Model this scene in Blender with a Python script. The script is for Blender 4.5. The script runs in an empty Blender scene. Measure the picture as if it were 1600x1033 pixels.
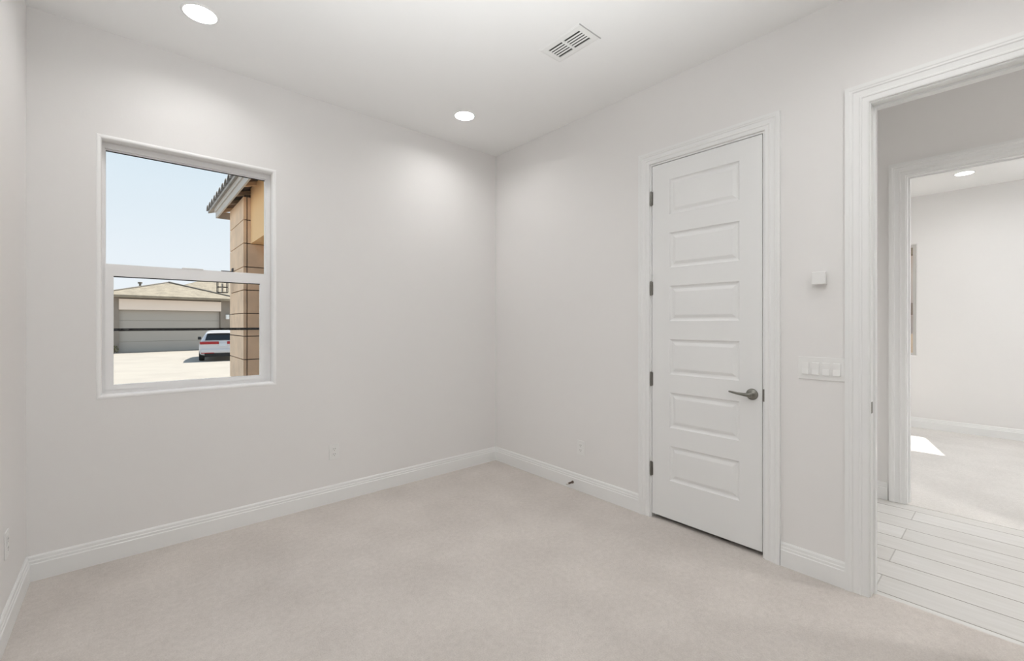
import bpy, bmesh, math, random
from mathutils import Vector, Matrix

random.seed(7)
SC = bpy.context.scene
COL = SC.collection

# ------------------------------------------------------------------ camera, sky, sun, exposure
CAM_H = 1.34
F_PX = 687.74
YAW = math.radians(41.15)            # degrees the view is turned from +y towards +x
cd = bpy.data.cameras.new('camera')
cd.sensor_fit = 'HORIZONTAL'
cd.sensor_width = 36.0
cd.lens = F_PX / 1600.0 * 36.0
cd.shift_y = -(516.5 - 506.0) / 1600.0
cd.clip_start = 0.03
cd.clip_end = 500
cam = bpy.data.objects.new('camera', cd)
COL.objects.link(cam)
cam.location = (0, 0, CAM_H)
cam.rotation_euler = (math.radians(90), 0, -YAW)
SC.camera = cam

SC.view_settings.view_transform = 'Standard'
SC.view_settings.look = 'None'
SC.view_settings.gamma = 1
SC.view_settings.use_curve_mapping = False
SC.view_settings.exposure = 0.0
SC.cycles.max_bounces = 16
SC.cycles.diffuse_bounces = 10
SC.cycles.glossy_bounces = 4
SC.cycles.transparent_max_bounces = 16

LAMP = 115.0          # emission of the recessed lamps in the room
LAMP_HALL = 640.0
LAMP_FAR = 85.0
SUN_E = 7.5

w = bpy.data.worlds.new('sky')
SC.world = w
w.use_nodes = True
nt = w.node_tree
nt.nodes.clear()
wo = nt.nodes.new('ShaderNodeOutputWorld')
bg = nt.nodes.new('ShaderNodeBackground')
tc = nt.nodes.new('ShaderNodeTexCoord')
sx = nt.nodes.new('ShaderNodeSeparateXYZ')
cr = nt.nodes.new('ShaderNodeValToRGB')
nt.links.new(tc.outputs['Generated'], sx.inputs[0])
nt.links.new(sx.outputs['Z'], cr.inputs[0])
nt.links.new(cr.outputs[0], bg.inputs[0])
nt.links.new(bg.outputs[0], wo.inputs[0])
e = cr.color_ramp.elements
e[0].position = 0.0
e[0].color = (0.90, 0.94, 0.985, 1)
e[1].position = 1.0
e[1].color = (0.34, 0.55, 0.86, 1)
m_ = e.new(0.12); m_.color = (0.84, 0.905, 0.965, 1)
m_ = e.new(0.38); m_.color = (0.66, 0.80, 0.90, 1)
bg.inputs[1].default_value = 1.0

sd = bpy.data.lights.new('sun', 'SUN')
sd.energy = SUN_E
sd.angle = math.radians(0.53)
sd.color = (1.0, 0.955, 0.88)
sun = bpy.data.objects.new('sun', sd)
COL.objects.link(sun)
sun.location = (20, 10, 30)
sun.rotation_euler = Vector((1.0, 0.28, 1.5)).to_track_quat('Z', 'Y').to_euler()

# unseen spot added in place of a photographer's flash, bounced off the ceiling
fd = bpy.data.lights.new('bounce_fill', 'SPOT')
fd.energy = 305
fd.spot_size = math.radians(96)
fd.spot_blend = 1.0
fd.shadow_soft_size = 0.15
fd.color = (0.955, 0.985, 1.0)
flash = bpy.data.objects.new('bounce_fill', fd)
COL.objects.link(flash)
flash.location = (0.40, 0.05, 1.0)
fill_bedroom = bpy.data.objects.new('bounce_fill_bedroom', fd.copy())  # second unseen spot, added to brighten the bedroom ceiling
COL.objects.link(fill_bedroom)
fill_bedroom.location = (5.9, -1.3, 1.2)
fill_bedroom.rotation_euler = (math.radians(180), 0, 0)
fill_bedroom.data.energy = 560
fill_bedroom.data.spot_size = math.radians(90)
flash.rotation_euler = (flash.location - Vector((0.55, 0.75, 2.99))).to_track_quat('Z', 'Y').to_euler()

# ------------------------------------------------------------------ materials
def mat(name, color, rough=0.6, metal=0.0, spec=0.5, bump=None, vary=None, emit=None):
    m = bpy.data.materials.new(name)
    m.use_nodes = True
    t = m.node_tree
    p = t.nodes['Principled BSDF']
    p.inputs['Base Color'].default_value = (*color, 1)
    p.inputs['Roughness'].default_value = rough
    p.inputs['Metallic'].default_value = metal
    p.inputs['Specular IOR Level'].default_value = spec
    tcn = t.nodes.new('ShaderNodeTexCoord')
    if vary:                                   # (scale, amount)
        n = t.nodes.new('ShaderNodeTexNoise')
        n.inputs['Scale'].default_value = vary[0]
        n.inputs['Detail'].default_value = 5
        t.links.new(tcn.outputs['Object'], n.inputs['Vector'])
        r = t.nodes.new('ShaderNodeValToRGB')
        a = vary[1]
        r.color_ramp.elements[0].position = 0.3
        r.color_ramp.elements[1].position = 0.7
        r.color_ramp.elements[0].color = tuple(c * (1 - a) for c in color) + (1,)
        r.color_ramp.elements[1].color = tuple(min(1, c * (1 + a)) for c in color) + (1,)
        t.links.new(n.outputs['Fac'], r.inputs[0])
        t.links.new(r.outputs[0], p.inputs['Base Color'])
    if bump:                                   # (scale, strength, distance)
        n = t.nodes.new('ShaderNodeTexNoise')
        n.inputs['Scale'].default_value = bump[0]
        n.inputs['Detail'].default_value = 3
        t.links.new(tcn.outputs['Object'], n.inputs['Vector'])
        b = t.nodes.new('ShaderNodeBump')
        b.inputs['Strength'].default_value = bump[1]
        b.inputs['Distance'].default_value = bump[2]
        t.links.new(n.outputs['Fac'], b.inputs['Height'])
        t.links.new(b.outputs[0], p.inputs['Normal'])
    if emit:
        p.inputs['Emission Color'].default_value = (*emit[0], 1)
        p.inputs['Emission Strength'].default_value = emit[1]
    return m

def glass_mat():
    m = bpy.data.materials.new('window_glass')
    m.use_nodes = True
    t = m.node_tree
    t.nodes.clear()
    o = t.nodes.new('ShaderNodeOutputMaterial')
    tr = t.nodes.new('ShaderNodeBsdfTransparent')
    tr.inputs[0].default_value = (0.985, 0.99, 0.988, 1)
    gl = t.nodes.new('ShaderNodeBsdfGlossy')
    gl.inputs['Roughness'].default_value = 0.0
    mx = t.nodes.new('ShaderNodeMixShader')
    lw = t.nodes.new('ShaderNodeLayerWeight')
    lw.inputs[0].default_value = 0.5
    pw = t.nodes.new('ShaderNodeMath'); pw.operation = 'POWER'; pw.inputs[1].default_value = 5.0
    ml = t.nodes.new('ShaderNodeMath'); ml.operation = 'MULTIPLY_ADD'
    ml.inputs[1].default_value = 0.6; ml.inputs[2].default_value = 0.003
    t.links.new(lw.outputs['Facing'], pw.inputs[0]); t.links.new(pw.outputs[0], ml.inputs[0])
    t.links.new(ml.outputs[0], mx.inputs[0])
    t.links.new(tr.outputs[0], mx.inputs[1])
    t.links.new(gl.outputs[0], mx.inputs[2])
    t.links.new(mx.outputs[0], o.inputs[0])
    return m

def carpet_mat(name, c1, c2):
    m = mat(name, c1, rough=1.0, spec=0.1)
    t = m.node_tree
    p = t.nodes['Principled BSDF']
    tcn = t.nodes.new('ShaderNodeTexCoord')
    n1 = t.nodes.new('ShaderNodeTexNoise'); n1.inputs['Scale'].default_value = 2.6; n1.inputs['Detail'].default_value = 6
    n2 = t.nodes.new('ShaderNodeTexNoise'); n2.inputs['Scale'].default_value = 160; n2.inputs['Detail'].default_value = 2
    n3 = t.nodes.new('ShaderNodeTexNoise'); n3.inputs['Scale'].default_value = 38; n3.inputs['Detail'].default_value = 3
    for n in (n1, n2, n3):
        t.links.new(tcn.outputs['Object'], n.inputs['Vector'])
    a = t.nodes.new('ShaderNodeMath'); a.operation = 'MULTIPLY_ADD'
    a.inputs[1].default_value = 0.5
    t.links.new(n2.outputs['Fac'], a.inputs[0])
    b = t.nodes.new('ShaderNodeMath'); b.operation = 'MULTIPLY_ADD'; b.inputs[1].default_value = 0.35
    t.links.new(n3.outputs['Fac'], b.inputs[0])
    c = t.nodes.new('ShaderNodeMath'); c.operation = 'MULTIPLY'; c.inputs[1].default_value = 0.5
    t.links.new(n1.outputs['Fac'], c.inputs[0])
    t.links.new(c.outputs[0], b.inputs[2])
    t.links.new(b.outputs[0], a.inputs[2])
    r = t.nodes.new('ShaderNodeValToRGB')
    r.color_ramp.elements[0].position = 0.42; r.color_ramp.elements[0].color = (*c1, 1)
    r.color_ramp.elements[1].position = 0.92; r.color_ramp.elements[1].color = (*c2, 1)
    t.links.new(a.outputs[0], r.inputs[0])
    t.links.new(r.outputs[0], p.inputs['Base Color'])
    bp = t.nodes.new('ShaderNodeBump'); bp.inputs['Strength'].default_value = 0.6; bp.inputs['Distance'].default_value = 0.006
    t.links.new(a.outputs[0], bp.inputs['Height'])
    t.links.new(bp.outputs[0], p.inputs['Normal'])
    return m

def plank_mat():
    m = mat('hall_plank_tile', (0.74, 0.73, 0.71), rough=0.22)
    t = m.node_tree
    p = t.nodes['Principled BSDF']
    tcn = t.nodes.new('ShaderNodeTexCoord')
    sp = t.nodes.new('ShaderNodeSeparateXYZ')
    cb = t.nodes.new('ShaderNodeCombineXYZ')
    t.links.new(tcn.outputs['Object'], sp.inputs[0])
    ax = t.nodes.new('ShaderNodeMath'); ax.operation = 'ADD'; ax.inputs[1].default_value = -2.841
    ay = t.nodes.new('ShaderNodeMath'); ay.operation = 'ADD'; ay.inputs[1].default_value = 6.13
    t.links.new(sp.outputs['X'], ax.inputs[0]); t.links.new(sp.outputs['Y'], ay.inputs[0])
    t.links.new(ay.outputs[0], cb.inputs[0]); t.links.new(ax.outputs[0], cb.inputs[1])
    br = t.nodes.new('ShaderNodeTexBrick')
    br.offset = 0.5
    br.offset_frequency = 2
    br.inputs['Scale'].default_value = 1.0
    br.inputs['Mortar Size'].default_value = 0.003
    br.inputs['Mortar Smooth'].default_value = 0.2
    br.inputs['Brick Width'].default_value = 1.2
    br.inputs['Row Height'].default_value = 0.2
    br.inputs['Color1'].default_value = (0.70, 0.69, 0.67, 1)
    br.inputs['Color2'].default_value = (0.78, 0.775, 0.76, 1)
    br.inputs['Mortar'].default_value = (0.54, 0.53, 0.51, 1)
    t.links.new(cb.outputs[0], br.inputs['Vector'])
    mp = t.nodes.new('ShaderNodeMapping'); mp.inputs['Scale'].default_value = (14, 1.2, 1)
    t.links.new(tcn.outputs['Object'], mp.inputs[0])
    n = t.nodes.new('ShaderNodeTexNoise'); n.inputs['Scale'].default_value = 2.5; n.inputs['Detail'].default_value = 6
    t.links.new(mp.outputs[0], n.inputs['Vector'])
    r = t.nodes.new('ShaderNodeValToRGB')
    r.color_ramp.elements[0].position = 0.3; r.color_ramp.elements[0].color = (0.90, 0.895, 0.885, 1)
    r.color_ramp.elements[1].position = 0.7; r.color_ramp.elements[1].color = (1, 1, 1, 1)
    t.links.new(n.outputs['Fac'], r.inputs[0])
    mx = t.nodes.new('ShaderNodeMix'); mx.data_type = 'RGBA'; mx.blend_type = 'MULTIPLY'; mx.inputs[0].default_value = 1.0
    t.links.new(br.outputs['Color'], mx.inputs[6]); t.links.new(r.outputs[0], mx.inputs[7])
    # the long seams between rows read darker than the butt joints
    dv = t.nodes.new('ShaderNodeMath'); dv.operation = 'DIVIDE'; dv.inputs[1].default_value = 0.2
    fr = t.nodes.new('ShaderNodeMath'); fr.operation = 'FRACT'
    sb = t.nodes.new('ShaderNodeMath'); sb.operation = 'SUBTRACT'; sb.inputs[1].default_value = 0.5
    ab = t.nodes.new('ShaderNodeMath'); ab.operation = 'ABSOLUTE'
    gt = t.nodes.new('ShaderNodeMath'); gt.operation = 'GREATER_THAN'; gt.inputs[1].default_value = 0.482
    t.links.new(ax.outputs[0], dv.inputs[0]); t.links.new(dv.outputs[0], fr.inputs[0])
    t.links.new(fr.outputs[0], sb.inputs[0]); t.links.new(sb.outputs[0], ab.inputs[0]); t.links.new(ab.outputs[0], gt.inputs[0])
    mx2 = t.nodes.new('ShaderNodeMix'); mx2.data_type = 'RGBA'
    mx2.inputs[7].default_value = (0.33, 0.315, 0.29, 1)
    t.links.new(gt.outputs[0], mx2.inputs[0]); t.links.new(mx.outputs[2], mx2.inputs[6])
    t.links.new(mx2.outputs[2], p.inputs['Base Color'])
    bp = t.nodes.new('ShaderNodeBump'); bp.invert = True
    bp.inputs['Strength'].default_value = 0.5; bp.inputs['Distance'].default_value = 0.002
    t.links.new(br.outputs['Fac'], bp.inputs['Height'])
    t.links.new(bp.outputs[0], p.inputs['Normal'])
    return m

M = {
    'wall': mat('wall_paint', (0.80, 0.79, 0.782), 0.85, spec=0.2, bump=(120, 0.08, 0.002)),
    'ceil': mat('ceiling_paint', (0.86, 0.86, 0.855), 0.9, spec=0.2, bump=(120, 0.08, 0.002)),
    'trim': mat('trim_paint', (0.825, 0.83, 0.825), 0.35, spec=0.4),
    'door': mat('door_paint', (0.80, 0.805, 0.802), 0.38, spec=0.4, bump=(60, 0.03, 0.001)),
    'plastic': mat('white_plastic', (0.81, 0.81, 0.80), 0.35),
    'vinyl': mat('window_vinyl', (0.86, 0.86, 0.865), 0.35),
    'bead': mat('bead_paint', (0.90, 0.90, 0.90), 0.5),
    'edge_shade': mat('vent_edge_shade', (0.42, 0.42, 0.41), 0.6),  # grey stands for the shadow line at the vent's far edge
    'vinyl_backlit': mat('window_vinyl_backlit', (0.52, 0.51, 0.49), 0.4),  # backlit shade of the white frame put into the grey
    'gasket': mat('black_gasket', (0.02, 0.02, 0.02), 0.6),
    'nickel': mat('satin_nickel', (0.24, 0.235, 0.21), 0.32, metal=1.0),
    'hinge': mat('hinge_metal', (0.26, 0.25, 0.23), 0.4, metal=1.0),
    'slot': mat('dark_slot', (0.12, 0.12, 0.11), 0.8),
    'duct': mat('duct_dark', (0.05, 0.05, 0.047), 0.8),
    'bronze': mat('stop_spring', (0.16, 0.12, 0.10), 0.4, metal=0.8),
    'rubber': mat('stop_tip', (0.62, 0.60, 0.57), 0.7),
    'glass': glass_mat(),
    'carpet': carpet_mat('beige_carpet', (0.505, 0.465, 0.435), (0.695, 0.65, 0.612)),
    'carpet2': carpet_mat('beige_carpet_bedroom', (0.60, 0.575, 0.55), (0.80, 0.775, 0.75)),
    'plank': plank_mat(),
    'lens': mat('lamp_lens', (1, 1, 1), 0.5, emit=((1.0, 0.985, 0.965), LAMP)),
    'lens_hall': mat('lamp_lens_hall', (1, 1, 1), 0.5, emit=((1.0, 0.985, 0.965), LAMP_HALL)),
    'lens_far': mat('lamp_lens_far', (1, 1, 1), 0.5, emit=((1.0, 0.985, 0.97), LAMP_FAR)),
    'stone': mat('column_stone', (0.84, 0.63, 0.45), 0.85, vary=(5, 0.10), bump=(30, 0.4, 0.01)),
    'mortar': mat('stone_joint', (0.10, 0.075, 0.06), 0.95),
    'stucco': mat('warm_stucco', (0.95, 0.64, 0.34), 0.9, bump=(70, 0.3, 0.006)),
    'fascia': mat('painted_fascia', (0.56, 0.53, 0.50), 0.7),
    'wood': mat('rafter_wood', (0.80, 0.60, 0.40), 0.75, vary=(9, 0.1)),
    'board': mat('roof_deck_board', (0.13, 0.08, 0.05), 0.9, vary=(9, 0.15)),
    'tile': mat('roof_tile', (0.36, 0.34, 0.32), 0.8, vary=(4, 0.18)),
    'black': mat('black_iron', (0.025, 0.025, 0.028), 0.5, metal=0.3),
    'frost': mat('lantern_glass', (0.55, 0.53, 0.48), 0.3),
    'ground': mat('pale_concrete', (0.385, 0.345, 0.295), 0.95, vary=(0.9, 0.06), bump=(40, 0.3, 0.01)),
    'taupe': mat('taupe_stucco', (0.27, 0.235, 0.20), 0.9, vary=(3, 0.06)),
    'band': mat('beige_stucco', (0.84, 0.73, 0.64), 0.9),
    'garage': mat('garage_door_paint', (0.43, 0.40, 0.36), 0.7),
    'roof': mat('tan_roof_tile', (0.30, 0.255, 0.19), 0.9, vary=(2.5, 0.18), bump=(6, 0.8, 0.05)),
    'ridge': mat('ridge_tile', (0.20, 0.18, 0.15), 0.9),
    'carpaint': mat('white_car_paint', (0.62, 0.62, 0.64), 0.25),
    'carglass': mat('tinted_glass', (0.012, 0.014, 0.016), 0.1),
    'red': mat('tail_light_red', (0.36, 0.015, 0.02), 0.25),
    'tyre': mat('tyre_rubber', (0.02, 0.02, 0.02), 0.8),
    'alloy': mat('wheel_alloy', (0.45, 0.45, 0.46), 0.3, metal=0.9),
    'plate': mat('number_plate', (0.62, 0.66, 0.70), 0.5),
    'leaf': mat('shrub_leaf', (0.10, 0.10, 0.045), 0.7, vary=(9, 0.3)),
    'stem': mat('shrub_stem', (0.14, 0.10, 0.06), 0.9),
    'neigh': mat('neighbour_stucco', (0.56, 0.50, 0.45), 0.9, vary=(1.5, 0.05)),
    'neighband': mat('neighbour_band', (0.33, 0.27, 0.22), 0.9),
    'curtain_tan': mat('block_fence', (0.55, 0.44, 0.33), 0.9, vary=(3, 0.08)),
}

# ------------------------------------------------------------------ mesh helpers
def tag(o, label=None, cat=None, group=None, kind=None):
    if label: o['label'] = label
    if cat: o['category'] = cat
    if group: o['group'] = group
    if kind: o['kind'] = kind
    return o

def obj(name, bm, m, parent=None, smooth=False, loc=None):
    bmesh.ops.recalc_face_normals(bm, faces=bm.faces[:])
    me = bpy.data.meshes.new(name)
    bm.to_mesh(me); bm.free()
    ms = m if isinstance(m, (list, tuple)) else [m]
    for x in ms:
        me.materials.append(x)
    if smooth:
        for p in me.polygons: p.use_smooth = True
    o = bpy.data.objects.new(name, me)
    COL.objects.link(o)
    if parent: o.parent = parent
    if loc: o.location = loc
    return o

def empty(name, loc, rz=0.0):
    o = bpy.data.objects.new(name, None)
    COL.objects.link(o)
    o.location = loc
    o.rotation_euler = (0, 0, rz)
    o.empty_display_size = 0.1
    return o

def B(): return bmesh.new()

def box(bm, x0, x1, y0, y1, z0, z1, bevel=0.0, mi=0):
    vs = [bm.verts.new((x, y, z)) for z in (z0, z1) for y in (y0, y1) for x in (x0, x1)]
    idx = [(0, 2, 3, 1), (4, 5, 7, 6), (0, 1, 5, 4), (2, 6, 7, 3), (0, 4, 6, 2), (1, 3, 7, 5)]
    fs = [bm.faces.new([vs[i] for i in f]) for f in idx]
    for f in fs: f.material_index = mi
    if bevel > 0:
        es = list({ed for f in fs for ed in f.edges})
        bmesh.ops.bevel(bm, geom=es, offset=bevel, segments=2, profile=0.6, affect='EDGES')
    return vs

def cyl(bm, p0, p1, r0, r1=None, n=20, cap=True, mi=0):
    r1 = r0 if r1 is None else r1
    p0 = Vector(p0); p1 = Vector(p1)
    d = (p1 - p0).normalized()
    q = d.to_track_quat('Z', 'Y')
    rings = []
    for p, r in ((p0, r0), (p1, r1)):
        rings.append([bm.verts.new(p + q @ Vector((r * math.cos(2 * math.pi * k / n), r * math.sin(2 * math.pi * k / n), 0))) for k in range(n)])
    for k in range(n):
        f = bm.faces.new((rings[0][k], rings[0][(k + 1) % n], rings[1][(k + 1) % n], rings[1][k])); f.material_index = mi
    if cap:
        f = bm.faces.new(rings[0][::-1]); f.material_index = mi
        f = bm.faces.new(rings[1]); f.material_index = mi

def lathe(bm, origin, axis, prof, n=28):
    """prof: list of (radius, distance along axis)"""
    o = Vector(origin); q = Vector(axis).to_track_quat('Z', 'Y')
    rings = []
    for r, h in prof:
        if r < 1e-6:
            rings.append([bm.verts.new(o + q @ Vector((0, 0, h)))])
        else:
            rings.append([bm.verts.new(o + q @ Vector((r * math.cos(2 * math.pi * k / n), r * math.sin(2 * math.pi * k / n), h))) for k in range(n)])
    for a, b in zip(rings, rings[1:]):
        for k in range(n):
            k2 = (k + 1) % n
            if len(a) == 1 and len(b) == 1: continue
            if len(a) == 1: bm.faces.new((a[0], b[k2], b[k]))
            elif len(b) == 1: bm.faces.new((a[k], a[k2], b[0]))
            else: bm.faces.new((a[k], a[k2], b[k2], b[k]))

def tube(bm, pts, rad, n=12):
    """rad: list of (ra, rb) half sizes across"""
    pts = [Vector(p) for p in pts]
    rings = []
    for i, p in enumerate(pts):
        d = (pts[min(i + 1, len(pts) - 1)] - pts[max(i - 1, 0)]).normalized()
        side = d.cross(Vector((0, 0, 1)))
        if side.length < 1e-4: side = Vector((1, 0, 0))
        side.normalize(); up = side.cross(d)
        ra, rb = rad[i]
        rings.append([bm.verts.new(p + side * ra * math.cos(2 * math.pi * k / n) + up * rb * math.sin(2 * math.pi * k / n)) for k in range(n)])
    for a, b in zip(rings, rings[1:]):
        for k in range(n):
            bm.faces.new((a[k], a[(k + 1) % n], b[(k + 1) % n], b[k]))
    bm.faces.new(rings[0][::-1]); bm.faces.new(rings[-1])

def frame_sweep(bm, to3, a0, a1, z0, z1, prof, closed):
    """mitred moulding round the rectangle; prof: (outward u, height v). to3(a, z, v) -> xyz. open at the bottom unless closed"""
    if closed:
        cs = [(a0, z0, -1, -1), (a0, z1, -1, 1), (a1, z1, 1, 1), (a1, z0, 1, -1)]
    else:
        cs = [(a0, z0, -1, 0), (a0, z1, -1, 1), (a1, z1, 1, 1), (a1, z0, 1, 0)]
    rings = [[bm.verts.new(to3(a + da * u, z + dz * u, v)) for u, v in prof] for a, z, da, dz in cs]
    n = len(prof)
    pairs = list(zip(rings, rings[1:])) + ([(rings[-1], rings[0])] if closed else [])
    for r, s in pairs:
        for k in range(n):
            k2 = (k + 1) % n
            bm.faces.new((r[k], r[k2], s[k2], s[k]))
    if not closed:
        bm.faces.new(rings[0]); bm.faces.new(rings[-1][::-1])

def wall_mesh(axis, lo, hi, a0, a1, z0, z1, holes=(), round_lo=(), round_hi=()):
    """slab wall normal to axis ('x' or 'y') between lo and hi, with rectangular holes (a0,a1,z0,z1)."""
    bm = B()
    As = sorted({a0, a1, *[h[0] for h in holes], *[h[1] for h in holes]})
    Zs = sorted({z0, z1, *[h[2] for h in holes], *[h[3] for h in holes]})
    As = [a for a in As if a0 <= a <= a1]; Zs = [z for z in Zs if z0 <= z <= z1]
    P = (lambda d, a, z: (d, a, z)) if axis == 'x' else (lambda d, a, z: (a, d, z))
    V = {}
    def v(s, i, j):
        k = (s, i, j)
        if k not in V: V[k] = bm.verts.new(P(lo if s == 0 else hi, As[i], Zs[j]))
        return V[k]
    def solid(i, j):
        if i < 0 or j < 0 or i >= len(As) - 1 or j >= len(Zs) - 1: return False
        ca = (As[i] + As[i + 1]) / 2; cz = (Zs[j] + Zs[j + 1]) / 2
        return not any(h[0] < ca < h[1] and h[2] < cz < h[3] for h in holes)
    for i in range(len(As) - 1):
        for j in range(len(Zs) - 1):
            if not solid(i, j): continue
            for s in (0, 1):
                bm.faces.new([v(s, i, j), v(s, i + 1, j), v(s, i + 1, j + 1), v(s, i, j + 1)])
            if not solid(i - 1, j): bm.faces.new([v(0, i, j), v(1, i, j), v(1, i, j + 1), v(0, i, j + 1)])
            if not solid(i + 1, j): bm.faces.new([v(0, i + 1, j), v(1, i + 1, j), v(1, i + 1, j + 1), v(0, i + 1, j + 1)])
            if not solid(i, j - 1): bm.faces.new([v(0, i, j), v(1, i, j), v(1, i + 1, j), v(0, i + 1, j)])
            if not solid(i, j + 1): bm.faces.new([v(0, i, j + 1), v(1, i, j + 1), v(1, i + 1, j + 1), v(0, i + 1, j + 1)])
    bmesh.ops.recalc_face_normals(bm, faces=bm.faces[:])
    k = 0 if axis == 'x' else 1
    ka = 1 - k
    for rounds, d in ((round_lo, lo), (round_hi, hi)):
        for h in rounds:
            es = []
            for ed in bm.edges:
                ok = True
                for q in ed.verts:
                    if abs(q.co[k] - d) > 1e-6 or not (h[0] - 1e-6 <= q.co[ka] <= h[1] + 1e-6 and h[2] - 1e-6 <= q.co[2] <= h[3] + 1e-6): ok = False
                if ok and len(ed.link_faces) == 2 and abs(ed.link_faces[0].normal.dot(ed.link_faces[1].normal)) < 0.5:
                    es.append(ed)
            if es:
                bmesh.ops.bevel(bm, geom=es, offset=0.016, segments=5, profile=0.5, affect='EDGES')
    return bm

def structure(name, bm, m, label, cat):
    return tag(obj(name, bm, m), label, cat, kind='structure')

# ------------------------------------------------------------------ the room
XL, XB, YA, YF, H = -0.395, 2.741, 3.377, -0.62, 2.99
T = 0.12
XH1, XH2 = XB + T, 4.36                 # hall
XR1, XR2 = 4.48, 7.70                   # bedroom across the hall
TOP = 3.06

WIN1 = (-0.112, 0.759, 0.936, 2.386)    # opening of the window in the back wall (x0,x1,z0,z1)
WIN2 = (0.852, 2.45, 0.93, 2.37)  # bedroom window; hidden part widened to let more sun bounce in
DOOR1 = (0.944, 1.672, 0.0, 2.441)      # closet door opening (y0,y1,z0,z1)
OPEN1 = (-0.36, 0.478, 0.0, 2.432)
OPEN2 = (-0.28, 0.540, 0.0, 2.445)

structure('wall_back', wall_mesh('y', YA, YA + 0.15, XL - 0.15, XB + T, -0.4, TOP, [WIN1], round_lo=[WIN1]), M['wall'],
          'pale warm grey painted wall holding the window', 'wall')
structure('wall_left', wall_mesh('x', XL - 0.15, XL, YF - 0.12, YA, -0.4, TOP), M['wall'],
          'narrow strip of pale wall left of the window wall, with baseboard', 'wall')
structure('wall_right', wall_mesh('x', XB, XB + T, YF - 0.12, YA, 0.0, TOP, [DOOR1, OPEN1]), M['wall'],
          'pale warm grey wall with the white closet door and the open doorway', 'wall')
structure('wall_front', wall_mesh('y', YF - 0.12, YF, XL, XB, -0.4, TOP), M['wall'],
          'pale wall behind the viewer, opposite the window', 'wall')

bm = B(); box(bm, XL, 2.80, YF, YA, -0.12, 0.0)
bm2 = structure('floor', bm, M['carpet'], 'beige cut pile carpet covering the room floor', 'carpet')
def ceiling_mesh(x0, x1, y0, y1, holes, r=0.0735, n=48):
    bm = B()
    for z in (H, TOP):
        es = []
        loop = [bm.verts.new(c) for c in ((x0, y0, z), (x1, y0, z), (x1, y1, z), (x0, y1, z))]
        es += [bm.edges.new((loop[k], loop[(k + 1) % 4])) for k in range(4)]
        for hx, hy_ in holes:
            c = [bm.verts.new((hx + r * math.cos(2 * math.pi * k / n), hy_ + r * math.sin(2 * math.pi * k / n), z)) for k in range(n)]
            es += [bm.edges.new((c[k], c[(k + 1) % n])) for k in range(n)]
        bmesh.ops.triangle_fill(bm, use_beauty=True, use_dissolve=False, edges=es)
    return bm
LAMPS = [(0.292, 2.856), (2.014, 2.876), (0.292, 0.15), (2.014, 0.15)]
bm = ceiling_mesh(XL, XB, YF, YA, LAMPS)
structure('ceiling', bm, M['ceil'], 'flat white ceiling with recessed lamps and an air vent', 'ceiling')

# hall
YH0, YH1 = -2.6, 0.82
bm = B(); box(bm, 2.80, XH2 + 0.004, YH0, 0.90, -0.12, -0.002)
structure('floor_hall', bm, M['plank'], 'pale wood-look plank tile floor of the hall beyond the doorway', 'tile floor')
bm = ceiling_mesh(XH1, XH2, YH0, 0.90, [(3.61, -1.5)])
structure('ceiling_hall', bm, M['ceil'], 'white ceiling above the hall', 'ceiling')
structure('wall_hall_far', wall_mesh('x', XH2, XR1, YH0, 3.5, 0.0, TOP, [OPEN2]), M['wall'],
          'grey hall wall with a second cased opening, seen through the doorway', 'wall')
structure('wall_hall_end', wall_mesh('y', YH1, 0.90, XH1, XH2, 0.0, TOP), M['wall'],
          'short wall closing the hall beside the closet', 'wall')
structure('wall_hall_near', wall_mesh('y', YH0 - 0.12, YH0, XB, XR1, -0.4, TOP), M['wall'],
          'wall at the far end of the hall', 'wall')
structure('wall_hall_side', wall_mesh('x', XB, XB + T, YH0, YF - 0.12, -0.4, TOP), M['wall'],
          'hall wall continuing beyond the room', 'wall')
# closet behind the closed door
bm = B(); box(bm, XH1, XH2, 0.90, 3.5, -0.12, 0.0)
structure('floor_closet', bm, M['carpet'], 'carpet inside the closet behind the white door', 'carpet')
bm = B(); box(bm, XH1, XH2, 0.90, 3.5, H, TOP)
structure('ceiling_closet', bm, M['ceil'], 'ceiling inside the closet', 'ceiling')
structure('wall_closet_back', wall_mesh('y', 3.5, 3.62, XB + T, XR1, -0.4, TOP), M['wall'], 'back wall inside the closet', 'wall')

# bedroom across the hall
YR0, YR1 = -2.6, 2.6
bm = B(); box(bm, XH2 + 0.004, XR2, YR0, YR1, -0.12, 0.0)
structure('floor_bedroom', bm, M['carpet2'], 'pale carpet of the bright bedroom across the hall', 'carpet')
bm = ceiling_mesh(XR1, XR2, YR0, YR1, [(6.91, 0.37), (5.4, -1.5), (5.4, 0.37), (5.4, 1.9), (6.91, 1.9)])
structure('ceiling_bedroom', bm, M['ceil'], 'bright white ceiling of the bedroom across the hall', 'ceiling')
structure('wall_bedroom_far', wall_mesh('x', XR2, XR2 + 0.13, YR0 - 0.1, YR1 + 0.1, -0.4, TOP, [WIN2], round_lo=[WIN2]), M['wall'],
          'bright pale far wall of the bedroom with a window at its left', 'wall')
structure('wall_bedroom_left', wall_mesh('y', YR1, YR1 + 0.1, XR1, XR2, -0.4, TOP), M['wall'], 'left wall of the bedroom across the hall', 'wall')
structure('wall_bedroom_right', wall_mesh('y', YR0 - 0.12, YR0, XR1, XR2, -0.4, TOP), M['wall'], 'right wall of the bedroom across the hall', 'wall')

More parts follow.
